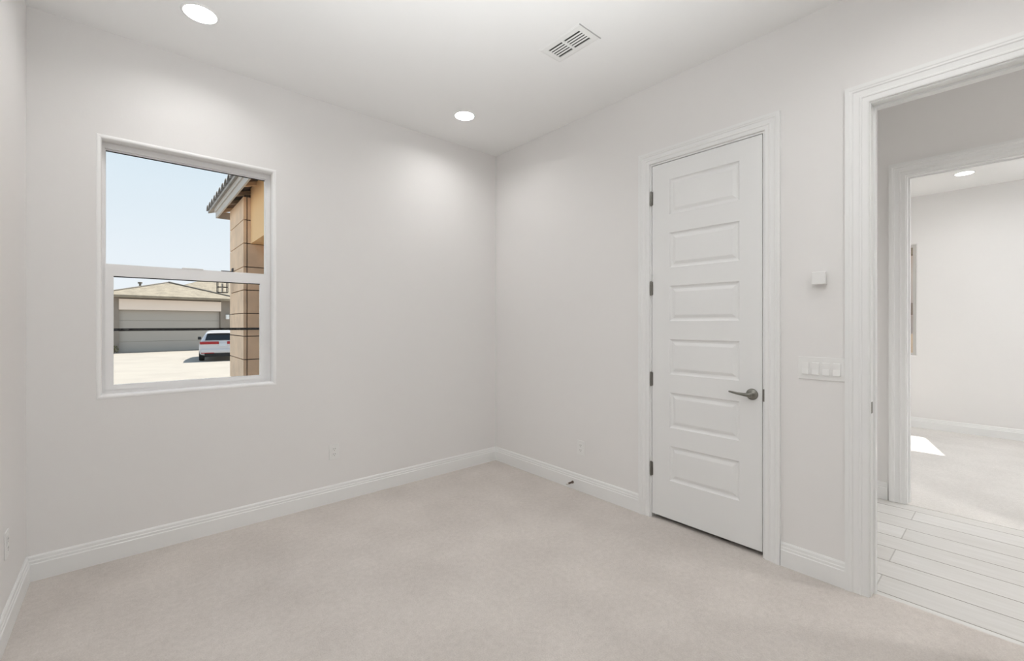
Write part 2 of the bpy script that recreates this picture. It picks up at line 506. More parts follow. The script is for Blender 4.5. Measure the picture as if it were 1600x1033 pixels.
# ------------------------------------------------------------------ baseboards
BB = [(0, 0), (0.016, 0), (0.016, 0.088), (0.0125, 0.092), (0.0125, 0.104), (0.0095, 0.108), (0.0085, 0.122), (0.004, 0.130), (0, 0.130)]
def baseboard(name, p0, p1, nrm, m0, m1, label, prof=BB):
    p0 = Vector(p0); p1 = Vector(p1); n = Vector(nrm); d = (p1 - p0).normalized()
    bm = B()
    r0 = [bm.verts.new(p0 + n * v + d * (v * m0) + Vector((0, 0, z))) for v, z in prof]
    r1 = [bm.verts.new(p1 + n * v - d * (v * m1) + Vector((0, 0, z))) for v, z in prof]
    k = len(prof)
    for i in range(k):
        bm.faces.new((r0[i], r0[(i + 1) % k], r1[(i + 1) % k], r1[i]))
    bm.faces.new(r0); bm.faces.new(r1[::-1])
    return structure(name, bm, M['trim'], label, 'baseboard')
CW = 0.089
baseboard('baseboard_back', (XL, YA, 0), (XB, YA, 0), (0, -1, 0), 1, 1, 'white stepped baseboard under the window wall')
baseboard('baseboard_left', (XL, YF, 0), (XL, YA, 0), (1, 0, 0), 1, 1, 'white baseboard on the narrow wall strip left of the window wall')
baseboard('baseboard_right', (XB, YA, 0), (XB, DOOR1[1] + 0.005 + 0.0805, 0), (-1, 0, 0), 1, 0, 'white baseboard between the room corner and the closet door casing')
baseboard('baseboard_right_short', (XB, DOOR1[0] - 0.005 - 0.0805, 0), (XB, OPEN1[1] + 0.088, 0), (-1, 0, 0), 0, 0, 'short white baseboard between the closet door and the open doorway')
baseboard('baseboard_hall', (XH2, YH1, 0), (XH2, OPEN2[1] + 0.1, 0), (-1, 0, 0), 0, 0, 'white baseboard on the hall wall left of the second opening')
baseboard('baseboard_bedroom', (XR2, YR1, 0), (XR2, YR0, 0), (-1, 0, 0), 0, 0, 'white baseboard along the far bedroom wall')

# ------------------------------------------------------------------ casings and jambs
CAS = [(0.0, 0), (0.0, 0.010), (0.004, 0.012), (0.022, 0.0125), (0.025, 0.0155), (0.030, 0.0155), (0.033, 0.0135), (0.052, 0.015), (0.056, 0.0185), (0.062, 0.0185), (0.066, 0.0205), (0.0805, 0.0205), (0.0805, 0)]
def casing(bm, hole, x_face, side, reveal=0.005, grow=1.0):
    """side -1: mould stands out to -x"""
    a0, a1, z0, z1 = hole
    frame_sweep(bm, lambda a, z, v: (x_face + side * v, a, z), a0 - reveal, a1 + reveal, z0, z1 + reveal,
                [(u * grow, v) for u, v in CAS], False)
def jamb(bm, hole, x0, x1, t=0.018, stop=None):
    a0, a1, z0, z1 = hole
    box(bm, x0, x1, a0, a0 + t, z0, z1)
    box(bm, x0, x1, a1 - t, a1, z0, z1)
    box(bm, x0, x1, a0 + t, a1 - t, z1 - t, z1)
    if stop:
        s0, s1 = stop
        box(bm, s0, s1, a0 + t, a0 + t + 0.010, z0, z1 - t)
        box(bm, s0, s1, a1 - t - 0.010, a1 - t, z0, z1 - t)
        box(bm, s0, s1, a0 + t + 0.01, a1 - t - 0.01, z1 - t - 0.010, z1 - t)

# closet door casing
tr = empty('trim_1', (XB, 1.308, 0)); tag(tr, 'white moulded casing around the closed closet door', 'door casing', kind='structure')
def sub(name, bm, m, parent, smooth=False):
    """mesh given in world coordinates, parented to an unrotated empty"""
    o = obj(name, bm, m, parent, smooth)
    o.location = -Vector(parent.location)
    return o
bm = B(); casing(bm, DOOR1, XB, -1, reveal=0.003)
sub('casing', bm, M['trim'], tr)
bm = B(); jamb(bm, DOOR1, XB, XB + T, t=0.0085, stop=(XB + 0.045, XB + 0.08))
sub('jamb', bm, M['trim'], tr)
# strike plate at the latch
bm = B(); box(bm, XB - 0.0015, XB + 0.02, DOOR1[0] - 0.001, DOOR1[0] + 0.0088, 0.895, 0.965)
tag(sub('strike_plate', bm, M['hinge'], tr), 'grey metal strike plate on the right jamb')

# open doorway casing
tr2 = empty('trim_2', (XB, 0.06, 0)); tag(tr2, 'white moulded casing around the open doorway into the hall', 'door casing', kind='structure')
OPJ = (OPEN1[0], OPEN1[1], 0, OPEN1[3])
bm = B(); casing(bm, (OPEN1[0], OPEN1[1], 0, OPEN1[3]), XB, -1, reveal=-0.006, grow=1.17)
sub('casing', bm, M['trim'], tr2)
bm = B(); casing(bm, (OPEN1[0], OPEN1[1], 0, OPEN1[3]), XB + T, 1, reveal=-0.006, grow=1.17)
tag(sub('casing', bm, M['trim'], tr2), 'casing on the hall side')
bm = B(); jamb(bm, OPJ, XB, XB + T, t=0.012, stop=(XB + 0.05, XB + 0.085))
sub('jamb', bm, M['trim'], tr2)
bm = B(); box(bm, XB + 0.006, XB + 0.034, OPEN1[1] - 0.0135, OPEN1[1] - 0.0118, 0.90, 0.955, 0.0)
tag(sub('strike_plate', bm, M['nickel'], tr2), 'small grey strike plate set in the white jamb')

# second opening
tr3 = empty('trim_3', (XH2, 0.13, 0)); tag(tr3, 'white casing around the second opening into the bright bedroom', 'door casing', kind='structure')
bm = B(); casing(bm, OPEN2, XH2, -1, reveal=-0.004, grow=1.20)
sub('casing', bm, M['trim'], tr3)
bm = B(); casing(bm, OPEN2, XR1, 1, reveal=-0.004, grow=1.20)
tag(sub('casing', bm, M['trim'], tr3), 'casing on the bedroom side')
bm = B(); jamb(bm, OPEN2, XH2, XR1, t=0.010, stop=(XH2 + 0.05, XH2 + 0.085))
sub('jamb', bm, M['trim'], tr3)

# ------------------------------------------------------------------ closet door
DX = XB + 0.002                      # front face of the slab
DY0, DY1, DZ0, DZ1 = 0.9565, 1.6595, 0.030, 2.4285
dr = empty('door_1', (DX, 1.308, 0.03)); tag(dr, 'closed white six-panel closet door with a lever handle', 'door', kind='structure')
panels = [(1.082, 1.530, t - 0.236, t) for t in (2.311, 1.9526, 1.5946, 1.2366, 0.8786, 0.5206)]
bm = wall_mesh('x', DX, DX + 0.035, DY0, DY1, DZ0, DZ1)
bm.free()
bm = B()
# front face as a grid with panel holes, plus sides and back
As = sorted({DY0, DY1, 1.082, 1.530})
Zs = sorted({DZ0, DZ1, *[p[2] for p in panels], *[p[3] for p in panels]})
V = {}
def gv(i, j):
    if (i, j) not in V: V[(i, j)] = bm.verts.new((DX, As[i], Zs[j]))
    return V[(i, j)]
for i in range(len(As) - 1):
    for j in range(len(Zs) - 1):
        ca, cz = (As[i] + As[i + 1]) / 2, (Zs[j] + Zs[j + 1]) / 2
        if any(p[0] < ca < p[1] and p[2] < cz < p[3] for p in panels): continue
        bm.faces.new([gv(i, j), gv(i + 1, j), gv(i + 1, j + 1), gv(i, j + 1)])
bk = [bm.verts.new((DX + 0.035, a, z)) for a, z in ((DY0, DZ0), (DY1, DZ0), (DY1, DZ1), (DY0, DZ1))]
bm.faces.new(bk)
nj = len(Zs) - 1; ni = len(As) - 1
bm.faces.new([gv(i, 0) for i in range(ni + 1)] + [bk[1], bk[0]])
bm.faces.new([gv(i, nj) for i in range(ni + 1)] + [bk[2], bk[3]])
bm.faces.new([gv(0, j) for j in range(nj + 1)] + [bk[3], bk[0]])
bm.faces.new([gv(ni, j) for j in range(nj + 1)] + [bk[2], bk[1]])
# sunk moulding round every panel
for (a0, a1, z0, z1) in panels:
    steps = [(0, 0), (0.003, 0.004), (0.010, 0.0085), (0.016, 0.0095), (0.021, 0.0095)]
    rings = []
    for u, v in steps:
        rings.append([bm.verts.new((DX + v, a, z)) for a, z in ((a0 + u, z0 + u), (a1 - u, z0 + u), (a1 - u, z1 - u), (a0 + u, z1 - u))])
    for r, s in zip(rings, rings[1:]):
        for k in range(4):
            bm.faces.new((r[k], r[(k + 1) % 4], s[(k + 1) % 4], s[k]))
bmesh.ops.remove_doubles(bm, verts=bm.verts[:], dist=1e-5)
sub('slab', bm, M['door'], dr)
for (a0, a1, z0, z1) in panels:
    bm = B()
    steps = [(0.021, 0.0095), (0.038, 0.0030), (0.042, 0.0022)]
    rings = []
    for u, v in steps:
        rings.append([bm.verts.new((DX + v, a, z)) for a, z in ((a0 + u, z0 + u), (a1 - u, z0 + u), (a1 - u, z1 - u), (a0 + u, z1 - u))])
    for r, s in zip(rings, rings[1:]):
        for k in range(4):
            bm.faces.new((r[k], r[(k + 1) % 4], s[(k + 1) % 4], s[k]))
    bm.faces.new(rings[-1])
    bb = [bm.verts.new((DX + 0.018, a, z)) for a, z in ((a0 + .021, z0 + .021), (a1 - .021, z0 + .021), (a1 - .021, z1 - .021), (a0 + .021, z1 - .021))]
    bm.faces.new(bb)
    for k in range(4):
        bm.faces.new((rings[0][k], rings[0][(k + 1) % 4], bb[(k + 1) % 4], bb[k]))
    sub('panel', bm, M['door'], dr)
for zc in (2.207, 1.585, 0.958, 0.338):
    bm = B()
    hy = DY1 + 0.006
    for k in range(5):
        z0 = zc - 0.047 + k * 0.0188
        cyl(bm, (DX - 0.006, hy, z0 + 0.0006), (DX - 0.006, hy, z0 + 0.0182), 0.0072, n=14)
    cyl(bm, (DX - 0.006, hy, zc - 0.050), (DX - 0.006, hy, zc + 0.050), 0.0050, n=12)
    box(bm, DX - 0.004, DX + 0.0, hy - 0.012, hy - 0.002, zc - 0.046, zc + 0.046)
    tag(sub('hinge', bm, M['hinge'], dr), 'dark grey metal hinge')
# lever handle
hy, hz = 1.011, 0.929
bm = B()
lathe(bm, (DX, hy, hz), (-1, 0, 0), [(0.0, -0.001), (0.033, -0.001), (0.033, 0.004), (0.030, 0.009), (0.020, 0.012), (0.0125, 0.014), (0.0125, 0.040), (0.0, 0.040)])
hn = sub('door_handle', bm, M['nickel'], dr, True); tag(hn, 'satin nickel lever handle with round rosette')
bm = B()
tube(bm, [(DX - 0.046, hy - 0.014, hz), (DX - 0.050, hy, hz), (DX - 0.052, hy + 0.03, hz + 0.001), (DX - 0.052, hy + 0.06, hz + 0.003), (DX - 0.050, hy + 0.09, hz + 0.007), (DX - 0.048, hy + 0.113, hz + 0.010)],
     [(0.008, 0.010), (0.011, 0.0125), (0.008, 0.0095), (0.0055, 0.0075), (0.0045, 0.0065), (0.003, 0.0045)])
obj('lever', bm, M['nickel'], hn, True)
bm = B(); box(bm, DX + 0.006, DX + 0.028, DY0 - 0.0012, DY0 + 0.001, hz - 0.028, hz + 0.028)
tag(sub('latch', bm, M['nickel'], dr), 'metal latch plate on the door edge')

# ------------------------------------------------------------------ window 1 (single hung, in the back wall)
x0, x1, z0, z1 = WIN1
Y1 = YA + 0.078                    # room side face of the frame
wn = empty('window_1', ((x0 + x1) / 2, Y1, z0)); tag(wn, 'white single-hung window looking out on the driveway', 'window', kind='structure')
def ring_y(bm, ax0, ax1, az0, az1, bx0, bx1, bz0, bz1, ya, yb):
    """rectangular ring between outer rect a and inner rect b, from ya to yb"""
    O = [(ax0, az0), (ax1, az0), (ax1, az1), (ax0, az1)]
    I = [(bx0, bz0), (bx1, bz0), (bx1, bz1), (bx0, bz1)]
    vo = [[bm.verts.new((x, y, z)) for x, z in O] for y in (ya, yb)]
    vi = [[bm.verts.new((x, y, z)) for x, z in I] for y in (ya, yb)]
    for k in range(4):
        k2 = (k + 1) % 4
        bm.faces.new((vo[0][k], vo[0][k2], vi[0][k2], vi[0][k]))
        bm.faces.new((vo[1][k], vo[1][k2], vi[1][k2], vi[1][k]))
        bm.faces.new((vo[0][k], vo[0][k2], vo[1][k2], vo[1][k]))
        bm.faces.new((vi[0][k], vi[0][k2], vi[1][k2], vi[1][k]))
GX0, GX1 = -0.0945, 0.729          # upper glass
bm = B()
ring_y(bm, x0, x1, z0, z1, GX0 - 0.004, GX1 + 0.004, 0.957, 2.356, Y1 + 0.004, Y1 + 0.055)
sub('frame', bm, M['vinyl'], wn)
bm = B()
ring_y(bm, GX0 - 0.004, GX1 + 0.004, 1.640, 2.356, GX0, GX1, 1.690, 2.350, Y1 + 0.024, Y1 + 0.050)
us = sub('upper_sash', bm, M['vinyl'], wn)
bm = B(); box(bm, GX0, GX1, Y1 + 0.036, Y1 + 0.040, 1.690, 2.350)
tag(obj('pane', bm, M['glass'], us), 'clear upper glass pane')
bm = B(); box(bm, GX0, GX1, Y1 + 0.030, Y1 + 0.036, 2.3455, 2.350)
tag(obj('gasket', bm, M['gasket'], us), 'thin black glazing seal')
bm = B()
ring_y(bm, GX0 - 0.004, GX1 + 0.004, 0.957, 1.686, -0.0605, 0.694, 0.984, 1.618, Y1 - 0.002, Y1 + 0.022)
ls = sub('lower_sash', bm, M['vinyl'], wn)
bm = B(); box(bm, -0.0605, 0.694, Y1 + 0.010, Y1 + 0.014, 0.984, 1.618)
tag(obj('pane', bm, M['glass'], ls), 'clear lower glass pane')
bm = B(); box(bm, -0.0605, 0.694, Y1 + 0.004, Y1 + 0.010, 1.6125, 1.618)
tag(obj('gasket', bm, M['gasket'], ls), 'thin black glazing seal')
bm = B()
box(bm, 0.26, 0.37, Y1 - 0.006, Y1 + 0.012, 1.686, 1.694, 0.002)
obj('latch', bm, M['vinyl'], ls)
bm = B()
SY = Y1 + 0.049
ring_y(bm, GX0 - 0.002, GX1 + 0.002, 0.958, 1.66, GX0 + 0.013, GX1 - 0.013, 0.968, 1.648, SY, SY + 0.006)
sc_ = sub('insect_screen', bm, M['vinyl'], wn)
tag(sc_, 'screen frame behind the lower sash with one black crossbar')
bm = B(); box(bm, GX0 + 0.010, GX1 - 0.010, SY, SY + 0.006, 1.297, 1.313)
tag(obj('crossbar', bm, M['gasket'], sc_), 'thin black horizontal bar')

# rounded white corner bead round the opening
bm = B()
frame_sweep(bm, lambda a, z, v: (a, YA - v, z), WIN1[0], WIN1[1], WIN1[2], WIN1[3],
            [(-0.0030, -0.040), (-0.0030, -0.010), (-0.001, -0.003), (0.003, 0.0015), (0.010, 0.003), (0.018, 0.0012), (0.020, -0.0005), (0.0165, -0.0005), (0.0, -0.0165), (0.0, -0.040)], True)
structure('trim_4', bm, M['bead'], 'white rounded corner bead around the window opening', 'trim')

# ------------------------------------------------------------------ window 2 (bedroom)
y0, y1, z0, z1 = WIN2
wn2 = empty('window_2', (XR2 + 0.07, (y0 + y1) / 2, z0)); tag(wn2, 'white framed window, backlit shade painted into the frame, in the far bedroom wall, mostly hidden by casing', 'window', kind='structure')
bm = B()
def ring_x(bm, ay0, ay1, az0, az1, wd, xa, xb):
    frame_sweep(bm, lambda a, z, v: (v, a, z), ay0, ay1, az0, az1, [(0, xa), (0, xb), (-wd, xb), (-wd, xa)], True)
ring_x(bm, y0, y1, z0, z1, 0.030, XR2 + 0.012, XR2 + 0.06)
sub('frame', bm, M['vinyl_backlit'], wn2)
bm = B(); box(bm, XR2 + 0.034, XR2 + 0.038, y0 + 0.030, y1 - 0.030, z0 + 0.030, z1 - 0.030)
sub('pane', bm, M['glass'], wn2)

# ------------------------------------------------------------------ recessed lamps
def recessed(name, x, y, label, lens, group=None, r=0.074):
    t = empty(name, (x, y, H)); tag(t, label, 'ceiling light', group)
    bm = B()
    lathe(bm, (0, 0, 0), (0, 0, -1), [(r + 0.012, 0), (r + 0.011, 0.0025), (r + 0.004, 0.005), (r, 0.004), (r - 0.001, 0.0015), (r - 0.001, 0.0)], n=48)
    obj('trim_ring', bm, M['trim'], t, True)
    bm = B()
    lathe(bm, (0, 0, 0), (0, 0, 1), [(r - 0.001, -0.001), (r - 0.003, 0.030), (r - 0.003, 0.045), (0, 0.045), (0, 0.047), (r - 0.001, 0.047), (r - 0.0005, 0.0)], n=48)
    obj('housing', bm, M['trim'], t, True)
    bm = B()
    lathe(bm, (0, 0, 0), (0, 0, 1), [(0, 0.030), (r - 0.0035, 0.032), (r - 0.0035, 0.037), (0, 0.037)], n=48)
    tag(obj('lens', bm, lens, t, True), 'glowing white lens')
    return t
recessed('recessed_light', 0.292, 2.856, 'glowing round recessed ceiling light above the window', M['lens'], 'round ceiling lights of the room')
recessed('recessed_light', 2.014, 2.876, 'glowing round recessed ceiling light near the far room corner', M['lens'], 'round ceiling lights of the room')
recessed('recessed_light', 0.292, 0.15, 'glowing recessed ceiling light behind the viewer, left of the two', M['lens'], 'round ceiling lights of the room')
recessed('recessed_light', 2.014, 0.15, 'glowing recessed ceiling light behind the viewer, near the open doorway', M['lens'], 'round ceiling lights of the room')
recessed('recessed_light', 3.61, -1.5, 'added unseen ceiling light of the hall, beyond the doorway to the right', M['lens_hall'])  # out of view, added to light the hall
recessed('recessed_light', 6.91, 0.37, 'small bright ceiling light in the bedroom across the hall', M['lens_far'])
recessed('recessed_light', 5.4, -1.5, 'added unseen ceiling light in the right half of the bedroom', M['lens_far'])  # this and the next three are unseen, added to brighten the bedroom

recessed('recessed_light', 5.4, 0.37, 'added unseen bedroom ceiling light nearest the hall, above the second opening', M['lens_far'])
recessed('recessed_light', 5.4, 1.9, 'added unseen bedroom ceiling light in the corner by the closet wall', M['lens_far'])
recessed('recessed_light', 6.91, 1.9, 'added unseen bedroom ceiling light beside the bedroom window', M['lens_far'])

# ------------------------------------------------------------------ ceiling vent
vt = empty('ceiling_vent', (1.965, 1.735, H)); tag(vt, 'white louvred air vent in the ceiling', 'air vent')
VX0, VX1, VY0, VY1 = 1.908, 2.012, 1.612, 1.852
bm = B()
frame_sweep(bm, lambda a, z, v: (a, z, H - v), VX0, VX1, VY0, VY1, [(0, 0), (0, 0.006), (0.030, 0.005), (0.042, 0.001), (0.042, 0.0)], True)
sub('frame', bm, M['plastic'], vt)
bm = B(); box(bm, VX0, VX1, VY0, VY1, H - 0.0012, H - 0.0002)
tag(sub('duct_opening', bm, M['duct'], vt), 'dark duct behind the louvres')
nsl = 6
pitch = (VX1 - VX0) / 5.0
for k in range(1, 5):
    xc = VX0 + k * pitch
    bm = B()
    vs = [(xc - 0.0042, 0.002), (xc + 0.0030, 0.0065), (xc + 0.0042, 0.0055), (xc - 0.0030, 0.001)]
    a = [bm.verts.new((x, VY0, H - z)) for x, z in vs]; b = [bm.verts.new((x, VY1, H - z)) for x, z in vs]
    for i in range(4): bm.faces.new((a[i], a[(i + 1) % 4], b[(i + 1) % 4], b[i]))
    bm.faces.new(a); bm.faces.new(b[::-1])
    sub('slat', bm, M['plastic'], vt)
bm = B(); box(bm, VX0, VX1, 1.729, 1.743, H - 0.0075, H - 0.001)
sub('center_bar', bm, M['plastic'], vt)
bm = B(); box(bm, 1.868, 2.055, 1.573, 1.577, H - 0.0065, H, 0.0)
tag(sub('edge_shadow_strip', bm, M['edge_shade'], vt), 'thin grey strip painted as the shadow along the far edge')

# ------------------------------------------------------------------ outlets, switches, sensor, door stop
def outlet(loc, nrm, label):
    """duplex outlet; local frame: x across, -y out of the wall"""
    rz = math.atan2(nrm[0], -nrm[1])
    t = empty('wall_outlet', loc, rz); tag(t, label, 'outlet')
    bm = B(); box(bm, -0.0365, 0.0365, -0.005, 0.0, -0.058, 0.058, 0.002)
    obj('cover_plate', bm, M['plastic'], t)
    for s in (1, -1):
        bm = B(); box(bm, -0.0165, 0.0165, -0.0075, -0.005, s * 0.0195 - 0.0145, s * 0.0195 + 0.0145, 0.0008)
        rc = obj('receptacle', bm, M['plastic'], t)
        bm = B()
        for dx in (-0.0065, 0.0065):
            box(bm, dx - 0.0012, dx + 0.0012, -0.0079, -0.0074, s * 0.0195 - 0.001, s * 0.0195 + 0.008)
        box(bm, -0.002, 0.002, -0.0079, -0.0074, s * 0.0195 - 0.010, s * 0.0195 - 0.006)
        obj('slot', bm, M['slot'], rc)
    return t
outlet((1.172, YA, 0.378), (0, -1), 'white duplex outlet low on the window wall, right of the window')
outlet((XB, 2.294, 0.345), (-1, 0), 'white outlet low on the right wall above the door stop')
outlet((XL, 2.868, 0.388), (1, 0), 'white outlet on the narrow left wall strip near the floor')

sw = empty('light_switch', (XB, 0.671, 1.104), math.atan2(-1, 0)); tag(sw, 'white four-gang light switch plate beside the open doorway', 'light switch')
bm = B(); box(bm, -0.1035, 0.1035, -0.006, 0, -0.060, 0.060, 0.0025)
obj('cover_plate', bm, M['plastic'], sw)
for k in range(4):
    xc = (k - 1.5) * 0.046
    bm = B(); box(bm, xc - 0.0175, xc + 0.0175, -0.0068, -0.005, -0.0345, 0.0345)
    rf = obj('rocker_frame', bm, M['plastic'], sw)
    bm = B()
    a = [(-0.0065, -0.032), (-0.0165, -0.0315), (-0.0105, 0.0), (-0.0095, 0.030), (-0.0065, 0.032)]
    L = [bm.verts.new((xc - 0.0155, y, z)) for y, z in a]; R_ = [bm.verts.new((xc + 0.0155, y, z)) for y, z in a]
    for i in range(5): bm.faces.new((L[i], L[(i + 1) % 5], R_[(i + 1) % 5], R_[i]))
    bm.faces.new(L); bm.faces.new(R_[::-1])
    obj('rocker', bm, M['plastic'], rf)

ts = empty('wall_sensor', (XB, 0.673, 1.578), math.atan2(-1, 0)); tag(ts, 'small square white sensor box on the wall above the light switches', 'sensor')
bm = B(); box(bm, -0.027, 0.027, -0.010, 0, -0.029, 0.029, 0.002)
obj('mounting_base', bm, M['plastic'], ts)
bm = B(); box(bm, -0.031, 0.031, -0.042, -0.010, -0.033, 0.033, 0.004)
obj('housing', bm, M['plastic'], ts)

ds = empty('door_stop', (XB - 0.016, 2.368, 0.055)); tag(ds, 'dark spring door stop on the baseboard left of the closet door', 'door stop')
bm = B(); lathe(bm, (0, 0, 0), (-1, 0, 0), [(0, 0), (0.012, 0), (0.011, 0.005), (0.006, 0.009), (0, 0.009)], n=18)
obj('mount', bm, M['bronze'], ds, True)
bm = B()
pts = []; turns = 14; steps = turns * 12
for i in range(steps + 1):
    a = 2 * math.pi * i / 12
    pts.append((-0.008 - 0.052 * i / steps, 0.0060 * math.cos(a), 0.0060 * math.sin(a)))
tube(bm, pts, [(0.0018, 0.0018)] * len(pts), n=6)
obj('spring', bm, M['bronze'], ds, True)
bm = B(); lathe(bm, (-0.060, 0, 0), (-1, 0, 0), [(0, 0), (0.0085, 0), (0.0095, 0.006), (0.008, 0.014), (0, 0.016)], n=18)
tag(obj('rubber_tip', bm, M['rubber'], ds, True), 'pale rubber tip')

# ------------------------------------------------------------------ outside: ground, own roof and porch
GZ = -0.42
bm = B(); box(bm, -60, 80, -30, 90, GZ - 0.2, GZ)
structure('ground', bm, M['ground'], 'pale sunlit concrete driveway and yard outside', 'ground')

# roof over the house, unseen, its eave sized to keep sun off the window
bm = B(); box(bm, -1.0, 7.95, -3.2, 4.12, 3.07, 3.16)
structure('trim_roof', bm, M['fascia'], 'flat roof deck and eave over the house', 'roof')

po = empty('entry_porch', (1.6, 7.0, GZ)); tag(po, 'stone-clad entry porch with tiled eave right outside the window', 'porch')
CX0, CX1, CY0, CY1 = 1.12, 2.05, 6.51, 7.49
bm = B(); box(bm, CX0 + 0.02, CX1 - 0.02, CY0 + 0.02, CY1 - 0.02, GZ, 3.0)
col = sub('stone_column', bm, M['mortar'], po); tag(col, 'warm tan stone-clad column with dark joints')
seams = [GZ, -0.32, -0.02, 0.28, 0.58, 0.88, 1.18, 1.475, 1.775, 2.073, 2.376, 2.677, 2.975]
bm = B()
g = 0.006
for a, b in zip(seams, seams[1:]):
    za, zb = a + (g if a > GZ else 0), b - g
    box(bm, CX0, CX0 + 0.035, CY0, CY1, za, zb)                      # corner return and side face
    box(bm, CX0 + 0.047, CX1, CY0, CY0 + 0.03, za, zb)
    box(bm, CX0 + 0.047, CX1, CY1 - 0.03, CY1, za, zb)
    box(bm, CX1 - 0.03, CX1, CY0 + 0.04, CY1 - 0.04, za, zb)
obj('stone_cladding', bm, M['stone'], col)
bm = B(); box(bm, 3.2, 3.4, 3.53, 9.6, GZ, 3.6)  # unseen wall added to darken the column's near face
tag(sub('shade_wall', bm, M['stucco'], po), 'added unseen stucco wall that keeps light off the column')
bm = B(); box(bm, 1.20, 1.55, 4.13, CY0 - 0.002, 2.376, 3.09)
tag(sub('beam', bm, M['stucco'], po), 'orange-lit stucco beam running back to the house')

EX = 1.0; SLOPE = 0.30
def rz_(x): return 2.98 + (x - CX0) * SLOPE
def slab(bm, xa, xb, ya, yb, off, th):
    """strip following the roof slope"""
    vs = []
    for y in (ya, yb):
        for x in (xa, xb):
            vs += [bm.verts.new((x, y, rz_(x) + off)), bm.verts.new((x, y, rz_(x) + off + th))]
    a, b, c, d, e2, f, g2, h = vs
    for q in ((a, b, d, c), (e2, f, h, g2), (a, b, f, e2), (c, d, h, g2), (a, c, g2, e2), (b, d, h, f)):
        bm.faces.new(q)
YE0, YE1 = 4.13, 7.90
bm = B(); slab(bm, EX + 0.02, 3.4, YE0, YE1 - 0.02, 0.10, 0.03)
deck = sub('roof_deck', bm, M['board'], po); tag(deck, 'dark boards under the eave')
for ry in (7.86, 7.28, 6.74, 6.20, 5.66, 5.12, 4.58):
    bm = B(); slab(bm, EX + 0.021, 1.95, ry - 0.03, ry + 0.015, 0.048, 0.05)
    obj('rafter', bm, M['wood'], deck)
bm = B()
box(bm, EX, EX + 0.02, YE0, YE1, 2.925, 3.03)
box(bm, EX - 0.016, EX, YE0, YE1, 3.01, 3.10)
box(bm, EX, 2.2, YE1 - 0.02, YE1, 2.925, 3.03)
fa = sub('fascia', bm, M['fascia'], po); tag(fa, 'grey two-step fascia board')
bm = B()
# barrel tiles: rows of half round covers running down the slope
def barrel(bm, y, r, xa, xb, off, n=8):
    rows = []
    for x in (xa, xb):
        rr = r * (1.0 if x == xa else 0.86)
        rows.append([bm.verts.new((x, y + rr * math.cos(math.pi * k / n), rz_(x) + off + rr * 0.75 * math.sin(math.pi * k / n))) for k in range(n + 1)])
    inn = []
    for x in (xa, xb):
        rr = r * (1.0 if x == xa else 0.86) - 0.014
        inn.append([bm.verts.new((x, y + rr * math.cos(math.pi * k / n), rz_(x) + off + rr * 0.75 * math.sin(math.pi * k / n))) for k in range(n + 1)])
    for k in range(n):
        bm.faces.new((rows[0][k], rows[0][k + 1], rows[1][k + 1], rows[1][k]))
        bm.faces.new((inn[0][k], inn[0][k + 1], inn[1][k + 1], inn[1][k]))
        bm.faces.new((rows[0][k], rows[0][k + 1], inn[0][k + 1], inn[0][k]))
        bm.faces.new((rows[1][k], rows[1][k + 1], inn[1][k + 1], inn[1][k]))
y = YE0 + 0.1
while y < YE1 + 0.42:
    for j in range(6):
        xa = EX - 0.07 + j * 0.38
        barrel(bm, y, 0.10, xa, xa + 0.40, 0.165 + 0.012, 8)
    y += 0.235
slab(bm, EX - 0.05, 3.4, YE0, YE1 + 0.40, 0.135, 0.035)
tl = sub('roof_tile', bm, M['tile'], po); tl['kind'] = 'stuff'; tag(tl, 'grey barrel roof tiles')

# lantern on the column
ln = empty('porch_lantern', (CX0, 7.26, 1.90)); tag(ln, 'black cage lantern mounted on the stone column', 'lantern')
bm = B()
box(bm, -0.012, 0.0, -0.05, 0.05, 0.02, 0.22, 0.002)
box(bm, -0.14, -0.01, -0.008, 0.008, 0.165, 0.180)
tube(bm, [(-0.02, 0, 0.10), (-0.07, 0, 0.16), (-0.12, 0, 0.168)], [(0.005, 0.005)] * 3, n=8)
obj('bracket', bm, M['black'], ln)
bm = B()
box(bm, -0.19, -0.06, -0.065, 0.065, 0.14, 0.152)
for x in (-0.186, -0.072):
    for yy in (-0.058, 0.050):
        box(bm, x, x + 0.008, yy, yy + 0.008, -0.13, 0.14)
for zz in (-0.13, -0.055, 0.05):
    box(bm, -0.186, -0.064, -0.058, -0.050, zz, zz + 0.008)
    box(bm, -0.186, -0.064, 0.050, 0.058, zz, zz + 0.008)
    box(bm, -0.186, -0.178, -0.058, 0.058, zz, zz + 0.008)
    box(bm, -0.072, -0.064, -0.058, 0.058, zz, zz + 0.008)
obj('cage', bm, M['black'], ln)
bm = B(); cyl(bm, (-0.125, 0, -0.125), (-0.125, 0, 0.0), 0.012, n=10)
tag(obj('candle_tube', bm, M['frost'], ln), 'pale candle tube')

# ------------------------------------------------------------------ house with garage across the drive
GR = math.atan2(0.158, 0.987)
gh = empty('garage_house', (-0.37, 35.6, GZ), GR); tag(gh, 'taupe single-storey house with a wide garage door across the driveway', 'house')
def gz(z): return z - GZ
def part(name, bm, m, label=None, parent=None):
    o = obj(name, bm, m, parent or gh)
    if label: o['label'] = label
    return o
bm = B()
box(bm, -0.75, 0.0, 0, 9, 0, gz(3.05)); box(bm, 5.33, 6.15, 0, 9, 0, gz(3.05)); box(bm, 0.0, 5.33, 0.05, 9, gz(2.20), gz(3.05))
box(bm, 0, 5.33, 0.6, 9, 0, gz(2.2))
part('wall', bm, M['taupe'])
bm = B(); box(bm, -0.02, 5.35, -0.06, 0.05, gz(2.20), gz(2.86), 0.01)
part('lintel', bm, M['band'], 'lighter beige stucco panel above the garage door')
bm = B()
n = 4; hh = gz(2.20) / n
